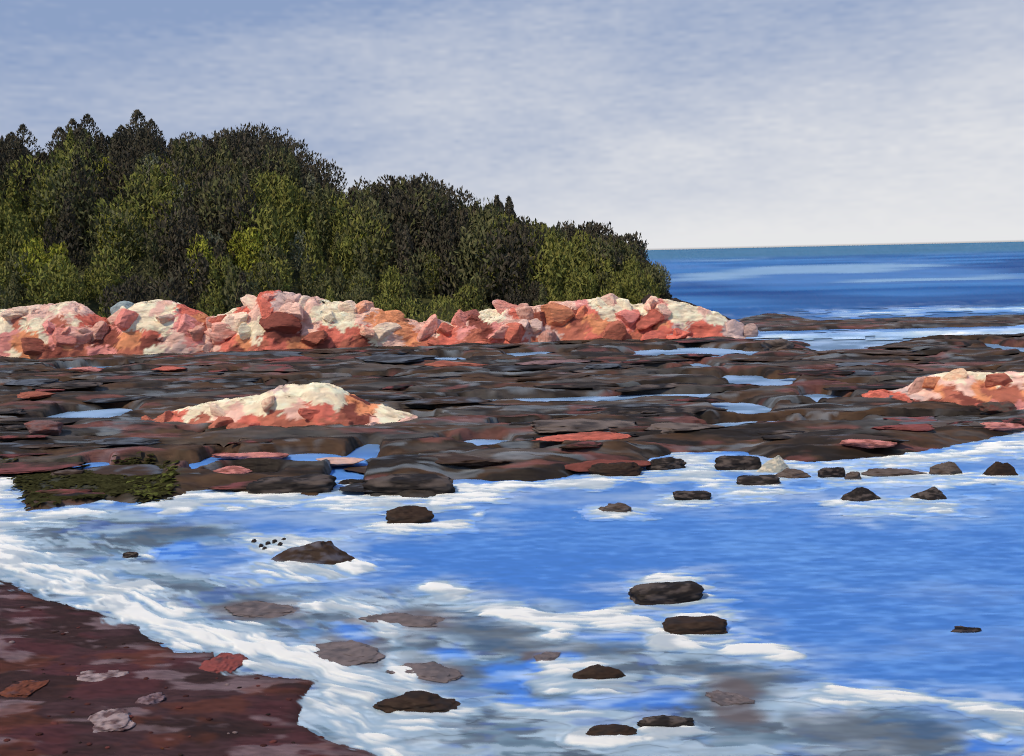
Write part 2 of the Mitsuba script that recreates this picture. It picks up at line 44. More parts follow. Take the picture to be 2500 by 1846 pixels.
FOAM = [[[[-16.455,27.355],[-12.237,25.735],[-11.956,25.596],[-11.273,24.593],[-10.242,22.441],[-9.689,21.391],[-9.157,21.649],[-9.1,22.204],[-8.904,22.308],[-8.491,22.476],[-8.301,21.45],[-8.993,21.026],[-9.355,20.625],[-9.397,19.942],[-8.614,18.925],[-7.058,17.8],[-5.589,16.321],[-4.827,15.398],[-4.271,14.579],[-3.688,14.503],[-3.079,13.965],[-2.534,13.596],[-2.109,13.096],[-1.722,12.703],[-1.517,12.341],[-1.578,11.948],[-1.686,11.581],[-1.431,11.103],[-1.102,10.657],[-0.806,10.39],[-1.303,10.366],[-1.57,10.681],[-1.929,11.041],[-2.324,11.437],[-2.494,12.129],[-2.376,12.67],[-2.938,12.732],[-3.365,12.902],[-3.885,13.599],[-4.394,13.631],[-4.892,14.17],[-5.093,14.634],[-5.733,15.158],[-7.132,16.163],[-8.302,17.197],[-12.062,19.848]],1.0],[[[-7.613,23.487],[-6.423,23.135],[-5.003,22.463],[-4.003,22.193],[-3.799,23.315],[-3.185,23.159],[-2.894,21.998],[-2.092,21.917],[-1.303,21.962],[-1.23,23.414],[-0.64,23.684],[0.562,23.553],[1.801,24.055],[2.75,23.458],[1.705,22.823],[0.251,22.796],[-0.596,21.685],[-1.32,21.436],[-2.022,21.115],[-2.962,21.439],[-3.89,21.53],[-5.267,21.947],[-6.337,21.77],[-6.905,21.51],[-7.802,21.994],[-8.232,23.552]],0.9],[[[3.023,25.748],[4.262,26.676],[4.977,26.279],[4.765,23.576],[4.27,22.55],[3.512,23.231],[2.791,22.982]],0.75],[[[5.653,25.317],[7.178,25.023],[8.305,25.226],[10.078,25.947],[12.182,27.757],[13.379,28.308],[18.112,28.999],[15.96,25.509],[12.176,25.805],[10.565,25.009],[9.008,24.805],[7.829,24.401],[6.741,24.211],[5.818,24.214]],1.0],[[[4.534,22.433],[5.692,22.489],[5.948,22.021],[5.063,21.441],[4.227,21.363],[4.034,21.794]],0.95],[[[6.422,23.055],[8.525,22.919],[10.76,22.766],[13.227,22.634],[12.856,21.988],[10.143,22.191],[7.901,22.523],[6.483,22.585]],0.9],[[[6.147,21.09],[7.249,20.9],[8.562,20.847],[8.977,21.205],[8.349,20.11],[7.279,19.995],[6.33,20.232]],1.0],[[[2.871,21.419],[4.064,21.46],[3.901,21.077],[2.907,21.019]],0.8],[[[-2.615,20.076],[-1.423,20.176],[-0.749,20.617],[-0.98,19.857],[-1.636,19.58],[-2.198,19.368],[-2.607,19.668]],1.0],[[[-4.134,17.486],[-3.449,17.224],[-2.494,17.251],[-2.592,16.904],[-3.145,16.75],[-3.833,16.951]],1.0],[[[-4.966,19.713],[-4.068,19.633],[-3.144,19.069],[-3.421,18.785],[-4.11,18.253],[-4.622,18.441]],0.7],[[[-5.114,17.381],[-4.106,16.873],[-3.48,16.631],[-3.978,16.315],[-4.863,16.736]],0.55],[[[-3.304,15.393],[-2.89,15.679],[-2.507,15.825],[-2.188,15.459],[-1.858,14.89],[-1.529,14.125],[-1.615,13.786],[-1.925,14.385],[-2.391,15.025],[-2.766,14.953],[-3.157,14.98]],0.9],[[[-1.327,16.419],[-0.999,16.207],[-0.596,15.513],[0.002,15.22],[0.505,14.727],[1.014,14.75],[1.624,15.104],[1.648,14.744],[2.228,14.802],[2.962,14.653],[3.008,14.273],[2.732,14.44],[1.993,14.491],[1.875,14.077],[1.216,14.175],[0.806,14.459],[0.5,13.87],[0.298,14.129],[0.121,14.506],[-0.511,14.797],[-0.955,15.371],[-1.332,16.004]],1.0],[[[1.668,16.121],[2.049,16.398],[2.945,16.497],[2.802,15.697],[2.76,16.038],[1.86,15.992],[1.661,15.143],[1.479,14.953]],0.9],[[[1.704,13.69],[2.05,13.634],[2.753,13.622],[2.943,13.411],[3.339,13.146],[3.4,12.835],[3.074,12.75],[2.632,13.019],[2.239,13.359],[1.772,13.324]],1.0],[[[2.833,14.321],[3.082,14.05],[3.051,13.636],[2.781,13.756]],0.7],[[[0.2,12.589],[0.489,12.938],[0.94,12.986],[1.149,12.823],[0.643,12.706],[0.57,12.356],[0.982,12.169],[1.421,12.307],[1.811,12.422],[2.112,12.294],[1.917,12.075],[1.386,12.013],[0.859,11.939],[0.344,12.033]],0.9],[[[3.048,11.688],[3.31,11.995],[3.798,12.06],[4.449,11.838],[5.057,11.576],[5.423,11.312],[6.424,10.801],[6.245,10.491],[5.239,10.919],[4.907,11.222],[4.421,11.488],[3.851,11.581],[3.321,11.488]],1.0],[[[4.673,10.784],[4.866,10.688],[4.757,10.546]],0.8],[[[-1.578,11.515],[-1.16,11.316],[-0.661,11.175],[-0.462,11.053],[-1.138,11.066],[-1.493,11.219]],0.9],[[[-2.431,12.673],[-1.953,12.789],[-1.556,12.693],[-1.077,12.181],[-0.691,11.834],[-0.89,11.72],[-1.429,12.004],[-2.003,12.369]],0.8],[[[-1.728,13.227],[-1.601,13.376],[-1.397,12.756],[-1.261,12.463],[-1.426,12.501]],0.9],[[[-0.384,11.881],[0.582,11.639],[1.326,11.513],[1.203,11.306],[0.319,11.353],[-0.276,11.504]],0.6],[[[1.21,10.943],[1.726,10.883],[1.553,10.679],[1.232,10.727]],0.8],[[[-1.017,10.757],[-0.403,10.622],[-0.626,10.431],[-0.95,10.497]],0.6],[[[2.299,10.466],[2.827,10.562],[3.475,10.427],[3.086,10.346],[2.456,10.357]],0.5],[[[13.811,61.934],[15.333,62.869],[19.235,62.735],[24.16,61.909],[29.419,62.807],[39.314,63.395],[37.72,60.81],[28.095,59.966],[21.864,59.185],[16.957,59.344],[14.789,60.632]],0.6],[[[22.543,78.946],[25.687,83.843],[31.281,84.789],[39.557,84.563],[52.274,84.421],[48.85,78.865],[36.96,78.989],[29.22,79.187],[23.701,77.348]],0.55]]
SHALLOWS = [[[-13.158,21.721],[-9.519,21.002],[-8.262,21.719],[-5.665,20.287],[-5.267,19.098],[-5.961,18.701],[-5.843,17.57],[-4.292,16.455],[-3.343,15.93],[-2.239,15.849],[-1.236,16.11],[0.131,15.149],[1.043,14.314],[1.851,13.903],[2.682,13.266],[3.279,12.476],[3.01,11.445],[3.793,11.402],[5.239,10.919],[6.689,10.468],[5.922,9.223],[-2.698,9.614],[-8.837,14.338]]]
GREYBAR = [[[-7.352,19.927],[-6.912,20.401],[-5.684,20.359],[-5.395,19.587],[-6.832,19.391]],[[-1.827,15.186],[-0.839,15.016],[0.119,14.376],[0.633,13.559],[1.544,13.338],[1.395,13.034],[0.382,13.096],[-0.3,13.295],[-1.045,14.182],[-1.719,14.784]],[[-4.039,15.981],[-3.3,15.709],[-3.704,15.117],[-4.287,15.36]],[[2.064,12.993],[3.066,12.489],[2.973,11.693],[2.346,11.603],[2.184,12.4]],[[2.98,11.327],[3.996,11.272],[4.995,10.767],[4.367,10.382],[3.22,10.339],[2.676,10.888]]]
BLUES = [[[-6.422,18.89],[-5.646,19.288],[-5.267,18.495],[-5.738,17.966],[-6.259,18.148]],[[-1.172,13.429],[-0.777,13.682],[-0.525,13.152],[-0.972,13.027]],[[0.656,13.982],[1.754,14.085],[1.689,13.574],[0.76,13.717]],[[-0.405,12.843],[0.682,13.393],[0.767,12.921],[0.253,12.514],[0.08,11.855],[-0.286,12.269]],[[-2.461,14.644],[-2.055,14.43],[-1.925,13.891],[-2.362,14.005]],[[4.489,10.794],[5.116,10.654],[4.921,10.235],[4.327,10.284]],[[-0.282,11.939],[1.896,11.945],[1.836,11.57],[-0.177,11.681]]]
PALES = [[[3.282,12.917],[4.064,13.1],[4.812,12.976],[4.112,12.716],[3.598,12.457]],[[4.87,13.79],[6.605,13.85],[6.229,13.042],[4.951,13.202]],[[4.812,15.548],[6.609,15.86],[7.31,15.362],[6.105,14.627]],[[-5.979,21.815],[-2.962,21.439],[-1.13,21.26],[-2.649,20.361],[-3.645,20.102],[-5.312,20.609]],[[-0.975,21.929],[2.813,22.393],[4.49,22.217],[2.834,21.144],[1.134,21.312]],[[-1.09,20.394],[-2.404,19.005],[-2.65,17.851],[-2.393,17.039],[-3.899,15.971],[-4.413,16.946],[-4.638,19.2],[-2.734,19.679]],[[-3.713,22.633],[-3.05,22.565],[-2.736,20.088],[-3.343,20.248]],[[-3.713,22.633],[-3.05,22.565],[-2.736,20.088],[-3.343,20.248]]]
TURQ = [[[348.12,2488.247],[2064.975,4430.967],[7644.955,12402.191],[288.205,467.178],[157.929,483.678],[38.695,268.818]]]
DARKSEA = [[[27.451,185.421],[27.083,134.024],[32.725,118.135],[38.629,104.766],[50.114,107.216],[58.743,101.797],[52.14,90.313],[41.913,89.617],[32.904,89.203],[25.844,97.675],[20.878,112.599]],[[98.958,246.525],[149.925,321.404],[180.379,313.35],[101.573,176.288],[82.263,176.206],[79.055,189.047]]]
SHORE = [[-12.062,19.848],[-8.326,17.249],[-7.132,16.163],[-5.733,15.158],[-5.105,14.672],[-4.892,14.17],[-4.399,13.648],[-3.889,13.616],[-3.368,12.917],[-2.938,12.732],[-2.288,12.636],[-2.412,12.257],[-2.388,11.619],[-2.298,11.4],[-1.905,11.039],[-1.573,10.702],[-1.311,10.445],[-0.773,9.872],[-0.164,9.255]]
BEACH_STONES = [[-4.989,12.541,0.333,0.241,0,'p','pale grey flat stone on the red beach, highest of the pale ones'],[-4.127,11.812,0.151,0.391,0,'v','lilac grey curved stone on the beach, right of the highest pale stone'],[-4.364,11.123,0.271,0.304,0,'p','whitish mottled stone low on the red beach'],[-3.659,13.069,0.258,0.46,10,'r','salmon red stone at the foam edge of the beach'],[-5.672,12.177,0.243,0.536,0,'o','rusty orange stone at the left edge of the beach']]
PALESEA = [[[26.632,179.897],[38.213,232.03],[69.419,284.983],[99.764,287.192],[98.958,246.525],[66.999,205.066],[50.419,206.958],[32.376,174.584]],[[17.694,80.881],[22.546,83.867],[19.031,78.055]],[[74.915,466.503],[131.072,538.179],[93.3,461.718]],[[46.161,161.835],[77.733,166.486],[71.802,153.756],[47.615,145.673]]]

# ------------------------------------------------------------------ materials
VC = {'type': 'mesh_attribute', 'name': 'vertex_color'}
fbm3 = mikit.fbm
grain = mikit.proc(lambda p, n, uv: fbm3(p.x * 4, p.y * 4, p.z * 11, 4) * 0.6 + mikit.noise(p.x * 30, p.y * 30, p.z * 60) * 0.2, eps=0.01)
strata = mikit.proc(lambda p, n, uv: fbm3(p.x * 2.2, p.y * 5, p.z * 16, 4), eps=0.01)
scene['dry_rock_mat'] = {'type': 'bumpmap', 'scale': 0.15, 'arbitrary': grain, 'bsdf': {'type': 'principled', 'base_color': VC, 'roughness': 0.8, 'specular': 0.25}}
scene['wet_rock_mat'] = {'type': 'bumpmap', 'scale': 0.05, 'arbitrary': strata, 'bsdf': {'type': 'principled', 'base_color': VC, 'roughness': 0.65, 'specular': 0.16}}
scene['sea_mat'] = {'type': 'blendbsdf', 'weight': 0.16, 'murky': {'type': 'diffuse', 'reflectance': VC},
                    'glossy': {'type': 'principled', 'base_color': VC, 'roughness': 0.3, 'specular': 0.15}}
scene['foam_mat'] = {'type': 'principled', 'base_color': VC, 'roughness': 0.9, 'specular': 0.15}
scene['beach_mat'] = {'type': 'principled', 'base_color': VC, 'roughness': 0.8, 'specular': 0.15}
scene['leaf_mat'] = {'type': 'twosided', 'bsdf': {'type': 'diffuse', 'reflectance': VC}}
scene['bark_mat'] = {'type': 'diffuse', 'reflectance': mikit.proc(lambda p, n, uv: mikit.mix((0.05, 0.035, 0.025), (0.10, 0.08, 0.06), fbm3(p.x * 6, p.y * 6, p.z * 2)))}
scene['bed_mat'] = {'type': 'diffuse', 'reflectance': {'type': 'rgb', 'value': [0.05, 0.09, 0.12]}}


def lin(*c):
    c = np.array(c, float) / 255
    return np.where(c <= 0.04045, c / 12.92, ((c + 0.055) / 1.055) ** 2.4)


def sm(a, b, x):
    t = np.clip((x - a) / (b - a), 0, 1)
    return t * t * (3 - 2 * t)


def mixc(a, b, t):
    return a * (1 - t[:, None]) + b * t[:, None]


def fb(x, y, z=0.0, o=4, seed=0):
    return meshkit.fbm(np.stack(np.broadcast_arrays(x, y, z), -1), o, seed)


def put(key, mesh, mat, label=None, cat=None, group=None, kind=None, color=None, smooth=True):
    n, base = 0, key
    while key in scene:
        n += 1
        key = f'{base}_{n:03d}'
    scene[key] = mikit.ply(mesh, mat, smooth=smooth, color=color)
    d = {k: v for k, v in (('label', label), ('category', cat), ('group', group), ('kind', kind)) if v}
    if d:
        labels[key] = d
    return key


TAKEN = set()


def thing(base, label, cat, group=None):
    key, n = base, 0
    while key in TAKEN:
        n += 1
        key = f'{base}_{n:03d}'
    TAKEN.add(key)
    labels[key] = {'label': label, 'category': cat, **({'group': group} if group else {})}
    return key


def grid_faces(nr, nc, keep=None):
    i, j = np.meshgrid(np.arange(nr - 1), np.arange(nc - 1), indexing='ij')
    a = (i * nc + j).ravel()
    q = np.stack([a, a + 1, a + nc + 1, a + nc], -1)
    if keep is not None:
        q = q[keep[q].all(1)]
    return q


def sheet(v, q, each=True):
    """Triangles of the quads q, wound upwards, with unused vertices dropped; returns mesh and the index of kept vertices."""
    used = np.unique(q)
    back = np.full(len(v), -1)
    back[used] = np.arange(len(used))
    f = back[q]
    f = np.vstack([f[:, [0, 1, 2]], f[:, [0, 2, 3]]])
    m = v[used]
    n = np.cross(m[f[:, 1]] - m[f[:, 0]], m[f[:, 2]] - m[f[:, 0]])[:, 2]
    if each:
        f[n < 0] = f[n < 0][:, ::-1]
    elif n.sum() < 0:
        f = f[:, ::-1]
    return trimesh.Trimesh(m, f, process=False), used


def rows(y0, y1, n):
    return 1 / np.linspace(1 / y0, 1 / y1, n)


def signed(outline, x, y, reach):
    """Metres inside the outline (negative outside), -reach where farther out."""
    p = shapely.Polygon(outline).buffer(0)
    x0, y0, x1, y1 = p.bounds
    out = np.full(len(x), -float(reach))
    near = (x > x0 - reach) & (x < x1 + reach) & (y > y0 - reach) & (y < y1 + reach)
    if near.any():
        pts = shapely.points(x[near], y[near])
        shapely.prepare(p)
        s = np.where(shapely.contains_xy(p, x[near], y[near]), 1.0, -1.0) * shapely.distance(p.boundary, pts)
        out[near] = np.maximum(s, -reach)
    return out


# ------------------------------------------------------------------ sea
def sea_level(x, y):
    near = sm(30, 14, y)
    return (0.022 * (fb(x * 0.9, y * 1.8, 2.0, 3) - 0.5) + 0.016 * (fb(x * 3, y * 8, 4.0, 2) - 0.5)) * near + 0.5 * (fb(x * 0.06, y * 0.14, 5.0, 3) - 0.5) * sm(75, 160, y)


def wash(x, y, fu, fv, seed, o=4):
    """Streaky noise that runs along the shore: slanting beside the beach, level farther out."""
    wx, wy = 0.5 * (fb(x, y, 44.0) - 0.5), 0.5 * (fb(x, y, 45.0) - 0.5)

    def at(deg):
        a = math.radians(deg)
        return fb(((x + wx) * math.cos(a) + (y + wy) * math.sin(a)) * fu, ((y + wy) * math.cos(a) - (x + wx) * math.sin(a)) * fv, seed, o)
    t = sm(-0.6, -2.2, x + wx * 2) * sm(21, 18, y)
    return at(-3) * (1 - t) + at(-40) * t


def sea_color(X, Y):
    """Blue over deep water, grey and teal over the sandy shallows, paler where air is beaten into it or a reflection is painted in."""
    near = sm(30, 14, Y)
    mid = sm(20, 26, Y) * sm(70, 58, Y)
    far = sm(58, 72, Y)
    big = fb(X * 0.22, Y * 0.35, 3.0)
    fine = fb(X * 2.2, Y * 7.0, 1.0, 3) * near + (1 - near) * fb(X * 0.5, Y * 1.2, 1.0, 3)
    fine2 = fb(X * 5.0, Y * 15.0, 8.0, 2) * near + (1 - near) * 0.5
    deep, deep2 = lin(74, 128, 206), lin(102, 154, 222)
    col = mixc(deep, deep2, np.clip(0.35 + 2.0 * (big - 0.5) + 1.5 * (fine - 0.5) + 0.9 * (fine2 - 0.5), 0, 1))
    pale, teal, brown = lin(176, 202, 226), lin(112, 142, 164), lin(104, 98, 102)
    warp = lambda s, f=1.0: (fb(X * 1.3 * f, Y * 1.9 * f, s, 4) - 0.5)
    for P in PALES:  # pale water patches; the one below the channel is a painted reflection
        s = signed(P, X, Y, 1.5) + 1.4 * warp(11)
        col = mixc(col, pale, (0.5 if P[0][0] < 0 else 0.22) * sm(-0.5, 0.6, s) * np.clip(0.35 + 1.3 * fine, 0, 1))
    S = np.max([signed(P, X, Y, 2.0) for P in SHALLOWS], 0) + 1.0 * warp(21) + 0.2
    wet = sm(-0.45, 0.5, S)
    a, b, c, d4, hair = (wash(X, Y, *q) for q in ((0.9, 1.7, 31.0), (1.2, 3.4, 37.0), (1.6, 3.6, 41.0), (1.1, 2.4, 49.0), (2.2, 14, 47.0)))
    sh = mixc(lin(100, 138, 182), lin(104, 130, 150), sm(0.36, 0.50, a + 0.15 * (hair - 0.5)))
    sh = mixc(sh, lin(84, 98, 114), sm(0.47, 0.58, c + 0.2 * (hair - 0.5)) * 0.85)
    sh = mixc(sh, lin(158, 182, 200), sm(0.53, 0.62, b + 0.25 * (hair - 0.5)) * 0.9)
    sh = mixc(sh, lin(60, 98, 176), sm(0.62, 0.70, d4) * 0.5)
    sh = sh * (0.8 + 0.4 * hair)[:, None]
    col = mixc(col, sh, wet)
    for P in GREYBAR:
        col = mixc(col, mixc(lin(72, 96, 124), lin(98, 110, 122), sm(.4, .6, c)), 0.92 * sm(-0.22, 0.25, signed(P, X, Y, 1.0) + 0.6 * warp(51, 1.6)))
    for x, y, rx, ry, *_ in SHALLOW_STONES:                             # stone just under the surface
        d = np.hypot((X - x) / (1.7 * rx), (Y - y) / (1.7 * max(ry, 0.5 * rx))) + 0.9 * warp(91, 1.5)
        col = mixc(col, lin(104, 96, 98), 0.85 * sm(1.15, 0.55, d))
    for P in BLUES:
        col = mixc(col, mixc(lin(70, 128, 216), lin(118, 166, 232), sm(.45, .6, fine)), sm(-0.12, 0.14, signed(P, X, Y, 1.0) + 0.4 * warp(61, 1.8)))
    pool = mixc(lin(112, 140, 168), lin(150, 180, 214), sm(0.4, 0.62, fine))
    col = mixc(col, pool, mid * sm(26, 30, Y) * 0.9)
    lane = fb(X * 0.015, Y * 0.075 + X * 0.002, 71.0)
    off = mixc(lin(38, 94, 162), lin(74, 132, 196), np.clip(0.45 + 2.6 * (lane - 0.5) + 1.0 * (fb(X * .05, Y * .35, 7.) - 0.5), 0, 1))
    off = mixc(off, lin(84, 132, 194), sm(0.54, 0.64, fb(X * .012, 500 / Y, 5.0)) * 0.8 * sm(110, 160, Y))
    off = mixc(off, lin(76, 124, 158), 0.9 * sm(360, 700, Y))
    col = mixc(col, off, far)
    for P in DARKSEA:
        col = mixc(col, lin(28, 66, 130), 0.65 * sm(-6, 6, signed(P, X, Y, 12) + 18 * (fb(X * .05, Y * .09, 3.0) - 0.5)))
    for P in PALESEA:
        k = 0.03 * np.mean([p[1] for p in P])
        col = mixc(col, lin(150, 186, 216), 0.7 * sm(-0.6, 0.9, signed(P, X, Y, 3 * k) / k + 2.2 * (fb(X / k * .08, Y / k * .35, 3.0) - 0.5)))
    halo = np.zeros(len(X))
    for P, s in FOAM:
        k = float(np.clip(np.mean([p[1] for p in P]) / 14, 0.7, 6)) ** 1.5
        halo = np.maximum(halo, s * sm(-0.75, 0.15, signed(P, X, Y, 1.6 * k) / k + 0.9 * warp(81) + 0.35 * (fine - 0.5)))
    col = mixc(col, mixc(lin(140, 174, 206), lin(206, 218, 226), np.clip(2.2 * (fine - 0.35), 0, 1)), halo * np.clip(-0.38 + 1.5 * (fine2 * 0.4 + fine * 0.6), 0, 0.5) * (Y < 400))
    col *= (1 + 0.20 * (fine2 - 0.5) + 0.12 * (fine - 0.5))[:, None]
    return np.clip(col, 0.004, 0.9)


u = np.concatenate([[-6, -3, -1.6, -1.0, -0.8], np.linspace(-0.66, 0.66, 660), [0.8, 1.0, 1.6, 3, 6]])
yr = np.concatenate([rows(14000, 7.3, 520), [6.5, 5, 3, 0.5]])
X, Y = (np.outer(np.maximum(yr, 6), u)).ravel(), np.repeat(yr, len(u))
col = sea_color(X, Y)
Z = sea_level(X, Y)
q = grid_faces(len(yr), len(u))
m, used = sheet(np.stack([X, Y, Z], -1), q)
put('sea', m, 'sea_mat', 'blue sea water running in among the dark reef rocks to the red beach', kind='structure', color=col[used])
m = trimesh.creation.box((40000, 40000, 0.5))
m.apply_translation((0, 0, -4))
put('seabed', m, 'bed_mat', 'sea floor below the water', kind='structure', smooth=False)

# ------------------------------------------------------------------ reef flat
u = np.linspace(-0.80, 0.80, 700)
yr = rows(84, 20.4, 370)
X, Y = np.outer(yr, u).ravel(), np.repeat(yr, len(u))
S = np.max([signed(P, X, Y, 1.5) for P in REEF], 0) + 1.1 * (fb(X * 1.0, Y * 0.9, 3.0) - 0.5)
hole = np.zeros(len(X))
for cx, cy, rx, ry in POOLS:
    d = np.hypot((X - cx) / (rx * 1.25), (Y - cy) / (ry * 1.3)) + 0.9 * (fb(X * 1.4, Y * 0.8, cx) - 0.5)
    hole = np.maximum(hole, sm(1.25, 0.75, d))
hole = np.maximum(hole, 0.7 * sm(0.69, 0.74, fb(X * 0.33, Y * 0.95, 61.0, 3)) * (S > 0.6))
rid = fb(X * 0.42, Y * 1.1, 5.0, 4)
Z = sm(-0.5, 0.7, S) * (0.15 + 0.42 * (rid - 0.36) + 0.10 * (fb(X * 1.6, Y * 4.0, 6.0, 3) - 0.5)) - 0.10 - 0.55 * hole + 0.08 * sm(0.3, 1.5, S)
Z = Z + 0.06 * sm(-0.2, 0.4, S)
Z = np.where(Z > 0, Z * (1 - 0.5 * sm(64, 68, Y)), Z)
t1, t2, t3 = fb(X * 0.5, Y * 1.3, 9.0), fb(X * 0.9, Y * 2.6, 13.0), fb(X * 2.0, Y * 7.0, 17.0)
col = mixc(lin(46, 39, 33), lin(82, 62, 46), sm(0.44, 0.60, t1))
col = mixc(col, lin(84, 78, 74), sm(0.58, 0.68, t2) * 0.7)
col = mixc(col, lin(100, 100, 100), sm(0.60, 0.66, fb(X * 0.35, Y * 1.4, 19.0)) * 0.45)
col = mixc(col, lin(150, 164, 176), sm(0.62, 0.70, fb(X * 0.7, Y * 2.6, 67.0)) * 0.4)  # pale glints of wet rock, painted into the colour as streaks
col = mixc(col, lin(130, 82, 78), sm(0.64, 0.72, fb(X * 0.5, Y * 1.5, 23.0)) * 0.6)
col = mixc(col, lin(58, 58, 38), 0.85 * sm(-0.4, 0.5, signed(GREEN_REFLECTION[0], X, Y, 1.5) + 1.2 * (t2 - 0.5)))  # olive of the green reflection painted into the rock colour
col *= (0.28 + 1.0 * t3)[:, None]
Z = Z + (0.012 - Z) * 0.9 * sm(-0.1, 0.5, signed(GREEN_REFLECTION[0], X, Y, 1.0))
q = grid_faces(len(yr), len(u), (S > -0.9) & (Z > -0.35))
m, used = sheet(np.stack([X, Y, Z], -1), q)
put('reef', m, 'wet_rock_mat', 'dark wet rock flat with tide pools between the pink rocks and the blue pool', kind='structure', color=np.clip(col[used], 0.004, 0.8))
reef_tree = shapely.STRtree(shapely.points(X, Y))
reef_z = Z


def ground(x, y):
    return max(0.0, float(reef_z[reef_tree.nearest(shapely.Point(x, y))]))


# ------------------------------------------------------------------ rocks
ICO = {k: trimesh.creation.icosphere(subdivisions=k) for k in (2, 3, 4)}
TONE = {'c': (252, 236, 206), 'p': (242, 198, 182), 'r': (222, 122, 105), 'o': (230, 154, 112), 'm': (136, 76, 66), 's': (234, 156, 149), 'k': (214, 186, 178), 'b': (186, 112, 92),
        'd': (150, 86, 86), 'v': (134, 108, 110), 'w': (112, 100, 94), 'n': (66, 50, 40), 'u': (92, 92, 104), 'g': (92, 100, 112), 'p2': (186, 188, 176)}
TONE = {k: lin(*v) * 0.92 for k, v in TONE.items()}
TONE['k2'] = lin(40, 35, 33)


def rock(rng, sx, sy, sz, sub=2, facets=11, rough=0.10, kind='lump', cut0=0.72):
    """A weathered stone filling about +-sx, +-sy, +-sz."""
    p = np.array(ICO[sub].vertices)
    if kind == 'block':
        p = p / (np.abs(p) ** 5).sum(1, keepdims=True) ** (1 / 5)
    n = rng.normal(size=(facets, 3))
    n /= np.linalg.norm(n, axis=1, keepdims=True)
    cut = (rng.uniform(cut0, 1.0, facets) if kind != 'block' else rng.uniform(1.12, 1.55, facets))
    dot = p @ n.T
    p = p * np.minimum(1, np.min(np.where(dot > 0.05, cut / np.maximum(dot, 0.05), 9), 1))[:, None]
    o = rng.uniform(0, 50, 3)
    p = p * (1 + rough * 2.4 * (meshkit.fbm(p * 1.6 + o, 3) - 0.5) + rough * (meshkit.fbm(p * 6 + o, 2) - 0.5))[:, None]
    if kind == 'peak':
        z = np.clip(p[:, 2], 0, 1)
        p[:, :2] *= (1 - 0.62 * z ** 1.1)[:, None]
        p[:, 0] += rng.uniform(-0.1, 0.4) * z
    if kind == 'wedge':
        p[:, 2] *= 1 - 0.35 * p[:, 0]
    return p * [sx, sy, sz], np.array(ICO[sub].faces)


def stain(rng, v, tone, tone2, amount=0.5, sc=1.0):
    o = rng.uniform(0, 90, 3)
    s = np.abs(v).max()
    w = meshkit.fbm(v / s * [2.5, 2.5, 6] * sc + o, 4)
    c = mixc(tone, tone2, sm(0.48, 0.66, w) * amount)
    return np.clip(c * (0.56 + 0.84 * meshkit.fbm(v / s * [5, 5, 14] * sc + o[::-1], 3))[:, None], 0.004, 0.88)


def turn(v, deg):
    a = math.radians(deg)
    return v @ np.array([[math.cos(a), math.sin(a), 0], [-math.sin(a), math.cos(a), 0], [0, 0, 1]])


rng = np.random.default_rng(4)
# ledges of the reef: pieces of the reef flat
outl = shapely.union_all([shapely.Polygon(P).buffer(0) for P in REEF]).buffer(-0.5)
inner = [(cx, cy, rx, ry) for cx, cy, rx, ry in POOLS]
count = 0
keepout = [(min(p[0] for p in q), max(p[0] for p in q), q[0][1]) for q in (MIDDLE, RIGHT)]
while count < 130:
    y = 1 / rng.uniform(1 / 61, 1 / 22.5)
    x = rng.uniform(-0.55, 0.55) * y
    if not shapely.contains_xy(outl, x, y) or any(abs(x - a) < rx + 0.8 and abs(y - b) < ry + 0.4 for a, b, rx, ry in inner):
        continue
    if any(x0 - 1 < x < x1 + 1 and yc - 4.5 < y < yc + 1.5 for x0, x1, yc in keepout):
        continue
    w = rng.uniform(0.5, 1.6) * (0.55 + y / 60)
    v, f = rock(rng, w * 1.15, w * rng.uniform(0.3, 0.6), rng.uniform(0.05, 0.13) * (0.6 + y / 70), 3, 14, 0.30, cut0=0.42)
    v = turn(v, rng.normal(0, 10)) + [x, y, ground(x, y) - 0.01]
    tone = [TONE['k2'] * .85, TONE['n'] * .9, TONE['w'] * .6, TONE['g'] * .5, TONE['d'] * .7][rng.choice(5, p=[.54, .32, .07, .03, .04])]
    put('reef__ledge', (v, f), 'wet_rock_mat', color=stain(rng, v - v.mean(0), tone, [TONE['w'] * 0.8, TONE['g'], TONE['d'] * .7][rng.integers(3)], 0.85, 1.6))
    count += 1

FLAT_LABEL = ['rose red flat stone on the dark reef below the left end of the pink ridge', 'coral red flat stone on the dark reef, second from the left of its row', 'small dull red stone on the reef, right of the coral red flat one',
              'small dull red stone close under the pink ridge at the far left', 'rose flat stone on the reef left of the pale topped middle rock', 'brownish pink flat stone on the reef at the left, above the blue tide pool',
              'thin dull red slab on the reef just above the brownish pink stone', 'mauve brown rounded slab on the reef at the lower left', 'long rose pink slab at the reef edge below the middle rock',
              'rose pink slab just below the long rose slab, behind pale water', 'pale pink slab beside the blue channel in the reef', 'dull red slab on the reef above the middle rock',
              'long dull pink slab on the reef, below the right hand pink rock', 'rose slab at the edge of the white water on the right', 'pink slab at the right edge beside the white water',
              'brick brown flat stone on the reef below the middle of the ridge', 'thin coral slab on the reef above the dark maroon slab', 'dark maroon slab at the reef edge in the middle', 'olive brown boulder below the right hand pink rock']
